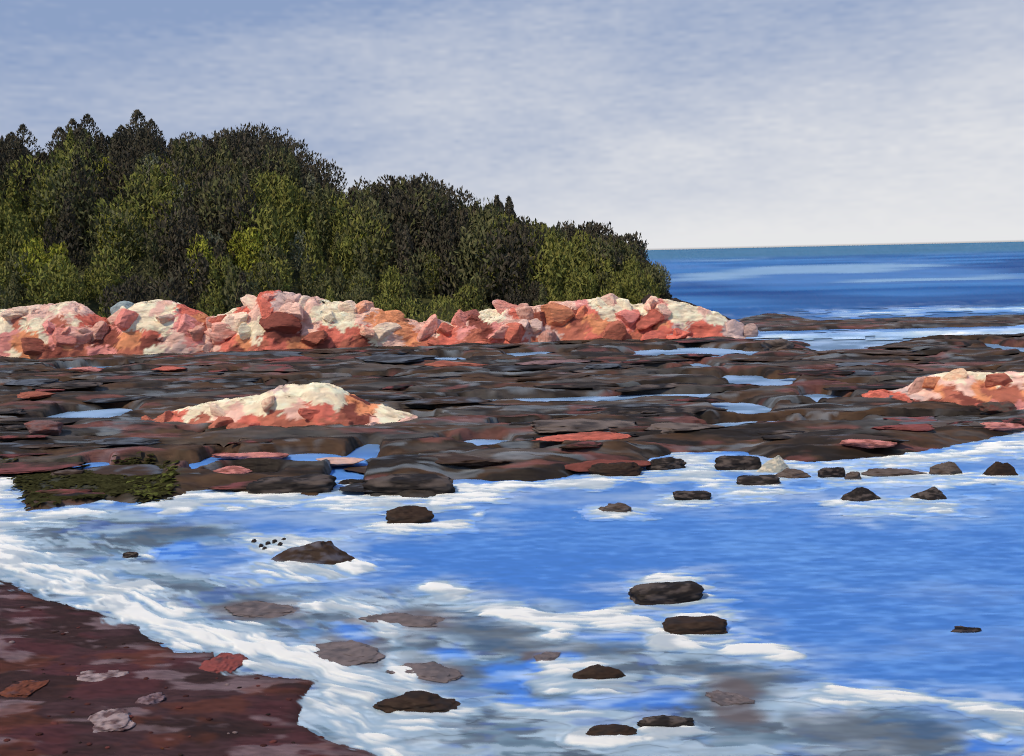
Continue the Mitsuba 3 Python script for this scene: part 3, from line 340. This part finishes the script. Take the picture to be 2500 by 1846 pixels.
for (x, y, rx, ry, t), lab in zip(FLAT_STONES, FLAT_LABEL):
    big_one = 'boulder' in lab or 'rounded' in lab
    h = 0.08 + 0.05 * rx + (0.20 if big_one else 0)
    v, f = rock(rng, rx * 1.15, min(ry, rx) * 0.8, h, 3, 16, 0.20, cut0=0.45)
    v = turn(v, rng.normal(0, 4)) + [x, y, ground(x, y) + 0.10]
    put('flat_stone', (v, f), 'dry_rock_mat', lab, 'rock', color=stain(rng, v - v.mean(0), TONE[t] * (0.55 if t == 'w' else 0.72), (TONE['m'] if t != 'p' else TONE['k']) * 0.8, 0.8, 1.4))
SLAB_LABEL = ['blue grey wet slab under the right part of the pink ridge', 'lavender grey wet slab, the large one in the middle of the upper reef', 'grey wet slab right of the lavender grey one', 'blue grey slab at the far left of the reef', 'long blue grey slab close under the left part of the ridge',
              'blue grey slab above the right hand pink rock', 'brown humped slab near the tip of the pink ridge', 'mauve grey slab left of the right hand pink rock', 'grey slab in front of the middle rock', 'grey slab right of the middle rock', 'brown slab near the lower middle of the reef', 'brown grey slab left of the brown one at the lower reef']
for (x, y, rx, ry, t), lab in zip(GREY_SLABS, SLAB_LABEL):
    v, f = rock(rng, rx, min(ry, rx) * 0.8, 0.09 + 0.04 * rx + (0.3 if 'humped' in lab else 0), 3, 14, 0.30, cut0=0.45)
    v = turn(v, rng.normal(0, 4)) + [x, y, ground(x, y) + 0.05]
    put('ledge_rock', (v, f), 'wet_rock_mat', lab, 'rock', color=stain(rng, v - v.mean(0), TONE[t] * 0.9, TONE['k2'], 0.8, 1.6))

for x, y, w, h, kind, t, lab in WATER_ROCKS:
    k = {'dome': 'lump', 'flat': 'lump', 'sliver': 'wedge'}.get(kind, kind)
    c0 = 0.62 if kind != 'block' else 0.72
    zc = 0.10 if k != 'peak' else 0.0
    v, f = rock(rng, w / 2 * 1.06, w * (0.24 if kind != 'sliver' else 0.1), 1.0, 4, 13, {'block': 0.14, 'peak': 0.17}.get(k, 0.24), k, c0)
    top = v[:, 2].max()
    v[:, 2] = (v[:, 2] * (1 - zc) / top + zc) * h * (0.72 if kind == 'block' else 0.85)
    v = turn(v, rng.normal(0, 5) - (10 if kind == 'sliver' else 0)) + [x, y, 0]
    tone = TONE['k2'] * 0.85 if t == 'k' else TONE[t] * (0.75 if t in 'nw' else 0.9)
    tone = TONE['n'] * 0.8 if t == 'u' else tone
    other = {'k': TONE['w'] * 0.8, 'n': TONE['k2'], 'u': TONE['u'], 'w': TONE['n'], 'p2': TONE['c']}[t]
    put('sea_rock' if kind != 'sliver' else 'rock_sliver', (v, f), 'wet_rock_mat' if t != 'p2' else 'dry_rock_mat', lab, 'rock', color=stain(rng, v - v.mean(0), tone, other, 0.7, 1.3))
for x, y, rx, ry, ang, lab in SHALLOW_STONES:
    v, f = rock(rng, rx * 1.15, max(min(ry, rx), rx * 0.4), 0.024, 4, 14, 0.42, cut0=0.5)
    v = turn(v, -ang) + [x, y, 0.01]
    put('awash_stone', (v, f), 'wet_rock_mat', lab, 'rock', color=stain(rng, v - v.mean(0), lin(108, 98, 98), lin(84, 80, 84), 0.85, 1.5))
for x, y in SPECKS:
    v, f = rock(rng, 0.045, 0.09, 0.05, 2)
    put('pebble', (v + [x, y, 0.01], f), 'wet_rock_mat', 'tiny black stone in a sprinkle of them on thin foam above the pointed rock', 'stone', 'tiny black stones in thin foam', color=stain(rng, v, TONE['k2'], TONE['n']))


# ------------------------------------------------------------------ pink outcrops
def outcrop(label, prof, tones, reach, size, n, lift=0.0):
    key = thing('pink_outcrop', label, 'rock')
    P = np.array(prof)
    if lift:
        P[1:-1, 2] += [lift + 0.9 * max(ground(px, py - 1.0), ground(px, py - 1.8)) * math.exp(-(pz / 0.6) ** 2) for px, py, pz in prof[1:-1]]
    TX = np.array([[a, b] for a, b, _ in tones])
    TC = np.array([TONE[c] for *_, c in tones])
    TW = np.array([0.62 if c in 'cpk' else 1.0 for *_, c in tones])

    def tone_at(x, z, w, seed):
        wx = w * 2.4 * (fb(x * 2.2, z * 3.0, seed) - 0.5) + w * 1.2 * (fb(x * 9, z * 14, seed + 5, 2) - 0.5)
        wz = w * 2.0 * (fb(x * 2.2 + 40, z * 3.0, seed) - 0.5) + w * 1.0 * (fb(x * 9 + 30, z * 14, seed + 5, 2) - 0.5)
        d = (x[:, None] + wx[:, None] - TX[None, :, 0]) ** 2 + ((z + wz)[:, None] - TX[None, :, 1]) ** 2 * 1.6
        return TC[np.argmin(d * TW[None], 1)]
    step = min(size * 0.16, 0.12)
    xs = np.arange(P[0, 0], P[-1, 0] + step * 0.5, step)
    ts = np.concatenate([np.linspace(-1, 0.15, 62), np.linspace(0.2, 1, 14)])
    top = np.interp(xs, P[:, 0], P[:, 2])
    cy = np.interp(xs, P[:, 0], P[:, 1])
    x, t = np.repeat(xs, len(ts)), np.tile(ts, len(xs))
    h, yy = np.repeat(top, len(ts)), np.repeat(cy, len(ts))
    depth = reach * (0.45 + 0.55 * np.clip(h / P[:, 2].max(), 0, 1))
    lump = fb(x / size * 0.7, t * 2.5, 3.0, 4) - 0.5
    z = h * (1 - np.abs(t) ** 2.2) * (1 + 0.30 * lump * (1 - 0.8 * np.exp(-(t / 0.18) ** 2))) - 0.12
    face = np.abs(fb(x / size * 1.1 + t, t * 3.2, 15.0, 3) - 0.5)        # joints between the blocks
    z += size * 0.22 * (fb(x / size * 1.6, t * 6, 7.0, 3) - 0.5) - size * 0.28 * np.exp(-(face / 0.03) ** 2) * (1 - np.abs(t))
    y = yy + t * depth + size * 0.8 * (fb(x / size * 0.8, t * 3, 9.0, 3) - 0.5)
    z += size * 0.13 * (fb(x * 3.2, y * 3.2, 21.0, 3) - 0.5) * (1 - np.abs(t) ** 4)
    y += size * 0.22 * (fb(x * 3.0, z * 5.0, 23.0, 3) - 0.5)
    c = tone_at(x, z + 0.04, size * 0.40, 1.0)
    c = c * (0.50 + 0.96 * fb(x * 3.5, z * 11, y * 3, 4))[:, None]
    m, used = sheet(np.stack([x, y, z], -1), grid_faces(len(xs), len(ts)), False)
    put(key + '__core', m, 'dry_rock_mat', color=np.clip(c[used], 0.01, 0.86))
    done = 0
    while done < n:
        px = rng.uniform(P[0, 0], P[-1, 0])
        pt = -rng.uniform(0.02, 0.98) ** 0.8
        ph, py = np.interp(px, P[:, 0], P[:, 2]), np.interp(px, P[:, 0], P[:, 1])
        if ph < size * 0.5:
            done += 0.2
            continue
        s = size * rng.uniform(0.45, 1.0)
        pz = ph * (1 - abs(pt) ** 2.2)
        r = [s * rng.uniform(1.0, 1.7), s * rng.uniform(0.6, 0.9), s * rng.uniform(0.6, 0.95)]
        pz = min(pz - 0.42 * s, ph - r[2] * 0.75)
        pd = reach * (0.45 + 0.55 * ph / P[:, 2].max())
        v, f = rock(rng, *r, 3, 16, 0.07, cut0=0.42)
        v = turn(v, rng.uniform(0, 180))
        v = v @ trimesh.transformations.rotation_matrix(rng.normal(0, 0.5), [0, 1, 0])[:3, :3].T + [px, py + pt * pd, pz]
        cc = tone_at(np.array([px]), np.array([pz + 0.1 * s]), 0, 1.0)[0]
        near2 = tone_at(np.array([px + s]), np.array([pz - 0.5 * s]), 0, 1.0)[0]
        put(key + '__boulder', (v, f), 'dry_rock_mat', smooth=False, color=stain(rng, v - v.mean(0), 0.65 * cc + 0.35 * near2, near2, 0.55))
        done += 1


RIDGE_LABEL = ['pink and cream rock outcrop at the far left end of the ridge', 'pink outcrop, first full hump of the ridge from the left edge', 'cream topped outcrop, second hump of the pink ridge from the left',
               'highest and broadest hump of the pink ridge, below the middle of the wooded hill', 'long low pink and orange outcrop forming the right end of the ridge']
for prof, lab, n in zip(RIDGE, RIDGE_LABEL, (8, 11, 12, 26, 32)):
    outcrop(lab, prof, RIDGE_TONES, 2.6, 1.0, n)
outcrop('lone cream topped red rock rising from the dark reef in the middle left', MIDDLE, MIDDLE_TONES, 1.7, 0.55, 12, 0.02)
outcrop('pink and orange rock rising from the dark reef at the right edge', RIGHT, RIGHT_TONES, 1.8, 0.6, 12, 0.02)
v, f = rock(rng, 0.45, 0.45, 0.5, 3)
x0, y0, _ = RIDGE[-1][-1]
put('boulder', (v + [x0 + 0.1, y0 - 0.6, 0.3], f), 'dry_rock_mat', 'grey pink boulder at the right tip of the pink ridge', 'rock', color=stain(rng, v, TONE['k'] * 0.7, TONE['v'], 0.6))
x0, y0, z0 = RIDGE[2][0]
v, f = rock(rng, 0.75, 0.6, 0.6, 3)
put('boulder', (v + [x0 - 0.3 + 1.4, y0 + 1.6, z0 - 0.1], f), 'dry_rock_mat', 'pale blue grey boulder between two humps at the left of the ridge', 'rock', color=stain(rng, v, lin(150, 168, 172), TONE['g'], 0.4))

# ------------------------------------------------------------------ wooded hill
A_, YC_, ZT_ = (np.array(c) for c in zip(*SKYLINE))
FOOT = 64.5


def tree_height(a):
    return np.interp(a, [-0.5, 0.0, 0.17], [6.0, 4.6, 2.2])


def hill(x, y):
    """Height of the headland at x, y."""
    a = x / np.maximum(y, 1)
    yc = np.interp(a, A_, YC_)
    zc = np.interp(a, A_, ZT_) - 0.85 * tree_height(a)
    zc = np.where(a > A_[-1], -2.0, zc)
    t = (y - FOOT) / (yc - FOOT)
    up = 1 - np.clip(1 - t, 0, 3) ** 1.7
    return np.where(t < 1, np.maximum(up, -1) * np.maximum(zc, 0.6) - 0.05, zc - 4 * np.clip(t - 1.15, 0, 9) ** 2) + 0.0


ar = np.concatenate([[-1.6, -1.2, -0.9], np.linspace(-0.74, A_[-1] + 0.004, 150)])
yr = np.concatenate([np.linspace(61, 140, 70), [170, 200]])
X, Y = np.outer(yr, ar).ravel(), np.repeat(yr, len(ar))
Z = hill(X, Y) + 0.6 * (fb(X * 0.3, Y * 0.3, 2.0) - 0.5)
Z = np.where(Y < FOOT, np.minimum(Z, 0.4), Z)
m, used = sheet(np.stack([X, Y, Z], -1), grid_faces(len(yr), len(ar)))
cc = mixc(lin(44, 44, 34), lin(66, 70, 40), fb(X * 0.5, Y * 0.5, 4.0))
put('headland', m, 'beach_mat', 'steep earth slope of the headland under the trees', kind='structure', color=cc[used])


def skyline(a):
    return np.interp(a, A_, (ZT_ - 5.0) / YC_)


def leaf_quads(rng, c, n, s, tint):
    """One hanging spray of leaves per centre c, facing about n: a long narrow bent pair of triangles."""
    k = len(c)
    b = np.array([0, 0, 1.0]) + 0.35 * n + rng.normal(0, 0.6, (k, 3))
    b /= np.linalg.norm(b, axis=1, keepdims=True)
    n = n + rng.normal(0, 0.4, (k, 3))
    t = np.cross(n, b)
    t /= np.linalg.norm(t, axis=1, keepdims=True) + 1e-9
    n = np.cross(b, t)
    s = (s * rng.uniform(0.6, 1.4, k))[:, None]
    v = np.stack([c - t * s * .36, c + b * s * .85, c + t * s * .36 - n * s * .12, c - b * s * 1.15], 1).reshape(-1, 3)
    i = np.arange(k)[:, None] * 4
    f = np.vstack([i + [0, 1, 3], i + [1, 2, 3]])
    col = tint * rng.uniform(0.85, 1.15, (k, 1)) * rng.uniform(0.93, 1.07, (k, 3))
    return v, f, np.repeat(col, 4, 0)


def crown(rng, x, y, z, h, r, tint, conifer, n):
    a, q = rng.uniform(0, 2 * math.pi, n), rng.uniform(0, 1, n) ** (1.25 if conifer else 1.0)
    if conifer:
        tiers = 0.78 + 0.32 * np.abs(np.sin(q * h * 2.2 + x))
        rad = r * (1 - q) ** 0.72 * tiers * rng.uniform(0.35, 1, n) ** 0.5 + 0.04
        c = np.stack([np.cos(a) * rad, np.sin(a) * rad, h * (0.06 + 0.94 * q) - 0.18 * rad], -1)
        nrm = np.stack([np.cos(a), np.sin(a), np.full(n, 0.9)], -1)
    else:
        d = rng.normal(size=(n, 3))
        d /= np.linalg.norm(d, axis=1, keepdims=True)
        lump = 0.72 + 0.5 * meshkit.noise(d * 2.4 + [x, y, 0])
        c = d * lump[:, None] * (rng.uniform(0.35, 1, n) ** 0.4)[:, None] * [r, r, h * 0.5] + [0, 0, h * 0.52]
        nrm = d + [0, 0, 0.3]
    return leaf_quads(rng, c + [x, y, z], nrm, np.clip((r + h * .3) * 0.068, 0.11, 0.19), tint)


def trunk(x, y, z, h, r):
    m = trimesh.creation.cone(r, h, sections=7)
    m.apply_translation((x, y, z - 0.3))
    return m


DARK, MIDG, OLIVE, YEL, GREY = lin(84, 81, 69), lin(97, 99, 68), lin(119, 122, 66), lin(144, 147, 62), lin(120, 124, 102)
# skyline trees, one by one
SKY_LABEL = ['dark conifer with a sharp tip near the left edge of the skyline', 'low dark conifer at the left edge of the skyline', 'dark conifer on the left shoulder of the second peak of the skyline', 'dark conifer just left of the second peak of the skyline', 'dark conifer forming the second peak of the skyline',
             'dark conifer in the dip left of the tallest peak', 'tallest dark conifer, its tip the highest point of the skyline', 'dark conifer on the right flank of the highest tip', 'dark tree in the shallow dip right of the highest tip', 'dark tree left of the rounded summit of the hill', 'dark tree next to the rounded summit, on its left',
             'dark broad tree on the rounded summit of the hill', 'dark tree just right of the rounded summit', 'dark tree where the skyline starts to fall to the right', 'dark tree on the steep fall of the skyline', 'dark tree at the lower end of the steep fall of the skyline', 'dark tree at the left end of the middle shoulder', 'dark bushy tree on the middle shoulder of the skyline', 'dark bushy tree at the centre of the middle shoulder',
             'dark bushy tree at the right end of the middle shoulder', 'dark tree on the slope right of the middle shoulder', 'thin dark tree on the small knob of the lower skyline', 'second thin dark tree on the small knob, to the right', 'dark low tree on the lower ridge towards the point', 'dark low tree near the seaward end of the skyline', 'last dark tree of the skyline before it drops to the sea']
rng = np.random.default_rng(11)
for p, lab in zip(SKY_TREES, SKY_LABEL):
    x, y, z = p
    a = x / y
    con = 'conifer' in lab or 'thin' in lab
    h = float(tree_height(a)) * (1.15 if con else 0.95)
    key = thing('conifer_tree' if con else 'dark_tree', lab, 'tree')
    put(key + '__trunk', trunk(x, y, z - h, h * 0.8, 0.16), 'bark_mat')
    v, f, c = crown(rng, x, y, z - h, h, (0.55 if 'thin' not in lab else 0.24) * h if con else 0.5 * h, DARK, con, 1300)
    put(key + '__crown', (v, f), 'leaf_mat', color=c, smooth=False)
# bright shrubs on the slope, one by one
BUSH_LABEL = ['yellow green shrub high on the left of the hill', 'yellow green shrub at the far left foot of the hill', 'yellow green shrub at the left foot of the hill, right of the far left one', 'small yellow green shrub halfway up the left slope', 'bright yellow green shrub in the middle of the hill, topmost of three', 'bright yellow green shrub in the middle of the hill, second of three downwards',
              'bright yellow green shrub in the middle of the hill, lowest of three', 'yellow green shrub left of the three bright ones', 'olive shrub above the broad hump of the ridge', 'yellow green shrub above the broad hump, right of and below the olive one', 'grey green shrub under the middle shoulder of the skyline', 'olive shrub below the grey green one under the middle shoulder',
              'yellow green shrub left of the dark hollow in the right slope', 'olive shrub under the dark hollow in the right slope', 'olive shrub right of the dark hollow in the right slope', 'bright yellow green shrub high on the seaward end of the hill', 'olive shrub low on the seaward end of the hill', 'yellow green shrub low at the seaward end, right of the olive one', 'olive shrub on the seaward edge of the hill',
              'grey green shrub at the seaward foot of the hill', 'grey green shrub below the steep fall of the skyline', 'grey green shrub further down below the steep fall of the skyline', 'pale grey green shrub left of the lowest bright shrub', 'olive shrub just under the rounded summit', 'olive shrub at the hill foot above the dip between two humps', 'olive shrub at the hill foot near the middle', 'grey green shrub in the middle of the right slope',
              'olive shrub at the hill foot under the right slope', 'olive shrub at the hill foot near the seaward end', 'grey green shrub under the tallest conifer', 'grey green shrub on the upper left slope below the summit', 'olive shrub above the dark hollow in the right slope', 'olive shrub below the upper olive one over the broad hump', 'olive shrub at the left edge of the picture', 'olive shrub between the middle shoulder of the skyline and the pink ridge', 'olive shrub at the left foot of the hill']
for (a, e, c), lab in zip(BUSHES, BUSH_LABEL):
    ys = np.linspace(FOOT + 1, float(np.interp(a, A_, YC_)), 300)
    hz = hill(a * ys, ys) + 1.6
    over = np.nonzero(hz >= 5 + e * ys)[0]
    y = float(ys[over[0]]) if len(over) else float(ys[-1])
    x, z = a * y, float(hill(np.array([a * y]), np.array([y]))[0])
    h = rng.uniform(2.5, 3.9) * (0.75 if a > 0.05 else 1.0)
    key = thing('shrub', lab, 'shrub')
    put(key + '__stem', trunk(x, y, z, h * 0.6, 0.09), 'bark_mat')
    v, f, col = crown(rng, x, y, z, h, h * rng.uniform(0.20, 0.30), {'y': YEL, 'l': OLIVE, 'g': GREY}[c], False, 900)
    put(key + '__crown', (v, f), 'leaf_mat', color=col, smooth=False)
# the rest of the wood reads as one mass
parts, at = ([], [], []), 0
made = 0
while made < 1000:
    a = rng.uniform(-0.66, 0.175)
    t = rng.uniform(0.0, 1.06)
    yc = float(np.interp(a, A_, YC_))
    y = FOOT + 0.5 + t * (yc - FOOT)
    x = a * y
    z = float(hill(np.array([x]), np.array([y]))[0])
    if z < -0.3:
        continue
    h = float(tree_height(a)) * rng.uniform(0.55, 1.15) * (0.62 if t < 0.15 else 1.0)
    room = 5 + min(skyline(a), skyline(a - 0.008), skyline(a + 0.008)) * y - z - 0.15
    if h > room:
        h = room * rng.uniform(0.85, 1.0)
    if h < 0.5:
        made += 0.3
        continue
    con = rng.random() < (0.9 if t > 0.5 else 0.5)
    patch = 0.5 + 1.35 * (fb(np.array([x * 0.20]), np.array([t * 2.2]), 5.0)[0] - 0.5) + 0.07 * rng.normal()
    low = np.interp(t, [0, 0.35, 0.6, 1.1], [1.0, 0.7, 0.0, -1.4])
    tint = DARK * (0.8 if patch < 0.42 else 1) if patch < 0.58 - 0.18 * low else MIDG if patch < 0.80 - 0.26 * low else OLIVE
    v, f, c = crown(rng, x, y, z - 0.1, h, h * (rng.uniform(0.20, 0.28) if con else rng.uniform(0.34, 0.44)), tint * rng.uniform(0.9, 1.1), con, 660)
    parts[0].append(v); parts[1].append(f + at); parts[2].append(c)
    at += len(v)
    made += 1
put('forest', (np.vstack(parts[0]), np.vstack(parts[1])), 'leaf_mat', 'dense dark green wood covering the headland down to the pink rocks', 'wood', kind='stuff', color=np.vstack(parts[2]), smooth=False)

# dark rock spur where the hill meets the sea
P = np.array(SPUR)
xs, ts = np.linspace(P[0, 0], P[-1, 0], 90), np.linspace(-1, 1, 24)
x, t = np.repeat(xs, 24), np.tile(ts, 90)
z = np.interp(x, P[:, 0], P[:, 2]) * (1 - np.abs(t) ** 2) * (0.9 + 0.3 * (fb(x * 1.2, t * 2, 1.0) - 0.5)) - 0.05
m, used = sheet(np.stack([x, 66 + t * 2.2, z], -1), grid_faces(90, 24))
put('rock_spur', m, 'wet_rock_mat', 'dark rock spur sloping into the sea behind the right end of the pink ridge', 'rock', color=np.clip(mixc(TONE['k2'], TONE['n'], fb(x, z * 3, t))[used], .004, 1))

# ------------------------------------------------------------------ beach
land = SHORE + [[8, 7.2], [20, 5.5], [60, 3], [60, -40], [-80, -40], [-80, 20.5]]
u = np.concatenate([[-8, -4, -2, -1.2, -0.9], np.linspace(-0.72, 0.1, 620), [0.3, 0.6, 1, 2, 5]])
yr = np.concatenate([rows(21, 8.2, 420), np.arange(8.0, -30, -1.0)])
X, Y = np.outer(np.maximum(yr, 8), u).ravel(), np.repeat(yr, len(u))
S = signed(land, X, Y, 0.8) + 0.25 * (fb(X * 2, Y * 2, 3.0) - 0.5)
Z = 0.075 * np.minimum(S, 9) + 0.02 * sm(0, 0.2, S) - 0.01 + sm(0, 1, S) * (0.10 * (fb(X * 1.2, Y * 1.6, 7.0) - 0.5) + 0.03 * (fb(X * 5, Y * 8, 8.0, 3) - 0.5))
f1, f2, f3, f4 = fb(X * 0.8, Y * 1.4, 2.0), fb(X * 1.3, Y * 2.6, 4.0), fb(X * 1.6, Y * 3.5, 6.0), fb(X * 7, Y * 22, 8.0, 3)
col = mixc(lin(80, 55, 58), lin(92, 54, 58), sm(0.42, 0.6, f1))
col = mixc(col, lin(62, 44, 42), sm(0.48, 0.62, f2) * 0.85)
col = mixc(col, lin(150, 128, 134), sm(0.54, 0.66, f3) * 0.7)
col = mixc(col, lin(128, 70, 46), sm(0.60, 0.70, fb(X * 1.1, Y * 1.8, 14.0)) * 0.4)
col = mixc(col, lin(44, 34, 34), sm(0.35, 0.0, S) * 0.6)
col *= (0.36 + 0.5 * f4)[:, None]
m, used = sheet(np.stack([X, Y, Z], -1), grid_faces(len(yr), len(u), S > -0.75))
put('beach', m, 'beach_mat', 'dark red brown beach at the lower left', kind='structure', color=np.clip(col[used], 0.004, 0.8))
bt = shapely.STRtree(shapely.points(X, Y))
beach_x, beach_y, beach_z, beach_s, beach_col = X, Y, Z, S, np.clip(col, 0.004, 0.8)
for x, y, rx, ry, ang, t, lab in BEACH_STONES:
    tone = {'p': lin(150, 134, 136), 'v': lin(120, 100, 106), 'r': lin(132, 68, 64), 'o': lin(104, 58, 42), 'b': lin(128, 72, 44)}[t]
    v, f = rock(rng, rx, min(ry, rx * 1.5), 0.035 + 0.03 * rx, 3, 12, 0.34, cut0=0.55)
    v = turn(v, -ang) + [x, y, Z[bt.nearest(shapely.Point(x, y))] + 0.0]
    put('beach_stone', (v, f), 'dry_rock_mat', lab, 'stone', color=stain(rng, v - v.mean(0), tone, lin(80, 56, 58), 0.9, 1.6))
parts, at = ([], [], []), 0
landp = shapely.Polygon(land).buffer(-0.15)
for k in range(300):
    y = 1 / rng.uniform(1 / 19, 1 / 9.0)
    x = rng.uniform(-0.62, 0.0) * y
    if not shapely.contains_xy(landp, x, y):
        continue
    s = rng.uniform(0.012, 0.035)
    v, f = rock(rng, s * rng.uniform(1, 1.8), s, s * 0.5, 2, 6, 0.1) if False else (np.array(ICO[2].vertices[:42]) * [s * rng.uniform(1, 1.8), s, s * 0.5], trimesh.creation.icosphere(subdivisions=1).faces)
    v = turn(v, rng.uniform(-40, 40)) + [x, y, Z[bt.nearest(shapely.Point(x, y))] + 0.004]
    tone = [lin(84, 48, 46), lin(112, 62, 58), lin(140, 122, 122), lin(58, 42, 40), lin(128, 74, 46)][rng.choice(5, p=[.35, .25, .1, .2, .1])]
    parts[0].append(v); parts[1].append(np.array(f) + at); parts[2].append(np.tile(tone * rng.uniform(0.4, 0.8), (len(v), 1)))
    at += len(v)
put('shingle', (np.vstack(parts[0]), np.vstack(parts[1])), 'beach_mat', 'small dark red and brown pebbles strewn over the beach', 'pebbles', kind='stuff', color=np.vstack(parts[2]))

# ------------------------------------------------------------------ soft green reflection on the reef edge, built as flat strands
parts, at = ([], [], []), 0
for k, P in enumerate(GREEN_REFLECTION):
    poly = shapely.Polygon(P).buffer(0)
    x0, y0, x1, y1 = poly.bounds
    for _ in range(11000 if k == 0 else 5000):
        x, y = rng.uniform(x0, x1), rng.uniform(y0, y1)
        if not shapely.contains_xy(poly, x, y) or rng.random() > 2.4 * poly.boundary.distance(shapely.Point(x, y)) * rng.uniform(0.2, 1.6) * float(sm(0.36, 0.6, fb(np.array([x * 1.6]), np.array([y * 1.0]), 2.0)[0])) + 0.05:
            continue
        z = ground(x, y) + 0.012
        L, a = rng.uniform(0.12, 0.35), rng.normal(-1.4, 0.6)
        d, n = np.array([math.cos(a), math.sin(a), -0.04]) * L, np.array([-math.sin(a), math.cos(a), 0]) * 0.05
        p = np.array([x, y, z + rng.uniform(0, 0.02)])
        parts[0].append(np.array([p - n, p + n, p + d * .5 + n + [0, 0, .012], p + d * .5 - n + [0, 0, .012], p + d]))
        parts[1].append(np.array([[0, 1, 2], [0, 2, 3], [3, 2, 4]]) + at)
        parts[2].append(np.tile((lin(58, 58, 36) if k == 0 or rng.random() < 0.45 else lin(88, 94, 48)) * rng.uniform(0.5, 1.3), (5, 1)))
        at += 5
put('green_reflection', (np.vstack(parts[0]), np.vstack(parts[1])), 'leaf_mat', 'olive green strands standing in for a soft green reflection at the left reef edge', 'green_reflection', kind='stuff', color=np.vstack(parts[2]), smooth=False)

# ------------------------------------------------------------------ foam
u = np.linspace(-0.66, 0.66, 1150)
yr = np.concatenate([rows(330, 62, 150), rows(60, 30, 60), rows(29.5, 8.6, 640)])
X, Y = np.outer(yr, u).ravel(), np.repeat(yr, len(u))
w = np.where(Y < 29.8, 1.0, 4.5)
F = np.zeros(len(X))
ring = [(math.cos(a), math.sin(a)) for a in np.arange(16) * math.pi / 8]
for x, y, rw, rh, shape, *_ in WATER_ROCKS:                                      # water breaking round every rock
    if shape != 'sliver':
        FOAM.append([[[x + 0.72 * rw * c, y - 0.22 * rw + 0.42 * rw * s] for c, s in ring], 0.82])
n1, n2 = fb(X / w * 1.6, Y / w * 1.8, 3.0) - 0.5, wash(X / w, Y / w, 2.2, 7, 9.0, 3) - 0.5
for P, s in FOAM:
    reach = 1.4 * float(np.clip(np.mean([p[1] for p in P]) / 14, 0.7, 6)) ** 1.5
    d = signed(P, X, Y, reach)
    near = d > -reach
    k = np.clip(Y[near] / 14, 0.7, 6) ** 1.5
    F[near] = np.maximum(F[near], s * sm(-0.26, 0.30, d[near] / k + 0.60 * n1[near] + 0.42 * n2[near] + 0.04))
keep = F > 0.12
streak = wash(X / w, Y / w, 1.0, 4.5, 21.0)
hair = wash(X / w, Y / w, 2.2, 15, 25.0, 2)
m, used = sheet(np.stack([X, Y, sea_level(X, Y)], -1), grid_faces(len(yr), len(u), keep))
X, Y, F, w, streak, hair = (q[used] for q in (X, Y, F, w, streak, hair))
thick = np.clip(sm(0.10, 0.95, F) * (0.74 + 1.9 * (streak - 0.44)) + 0.9 * (hair - 0.5) * sm(0.1, 0.5, F), 0, 1)
col = mixc(lin(146, 172, 192), lin(222, 225, 222), sm(0.42, 0.98, thick))
col = mixc(col, lin(142, 162, 178), sm(0.48, 0.62, wash(X / w, Y / w, 1.1, 3, 33.0)) * 0.7)
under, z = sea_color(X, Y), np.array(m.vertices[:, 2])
i = bt.nearest(shapely.points(X, Y))
wash = (beach_s[i] > -0.5) & (beach_z[i] > z) & (np.hypot(X - beach_x[i], Y - beach_y[i]) < 0.2)     # run up on the sand
under[wash], z[wash] = beach_col[i][wash], beach_z[i][wash]
m.vertices[:, 2] = z
col = mixc(under, col, sm(0.08, 0.55, thick))                        # thin foam lets the water through
m.vertices[:, 2] += 0.004 + 0.010 * (w - 0.7) * (w > 2) + (0.012 * thick + 0.022 * sm(0.6, 1, thick) * F) * np.minimum(w, 2)
put('foam', m, 'foam_mat', 'white sea foam washing round the rocks and along the beach edge', 'foam', kind='stuff', color=np.clip(col, 0, 0.86))
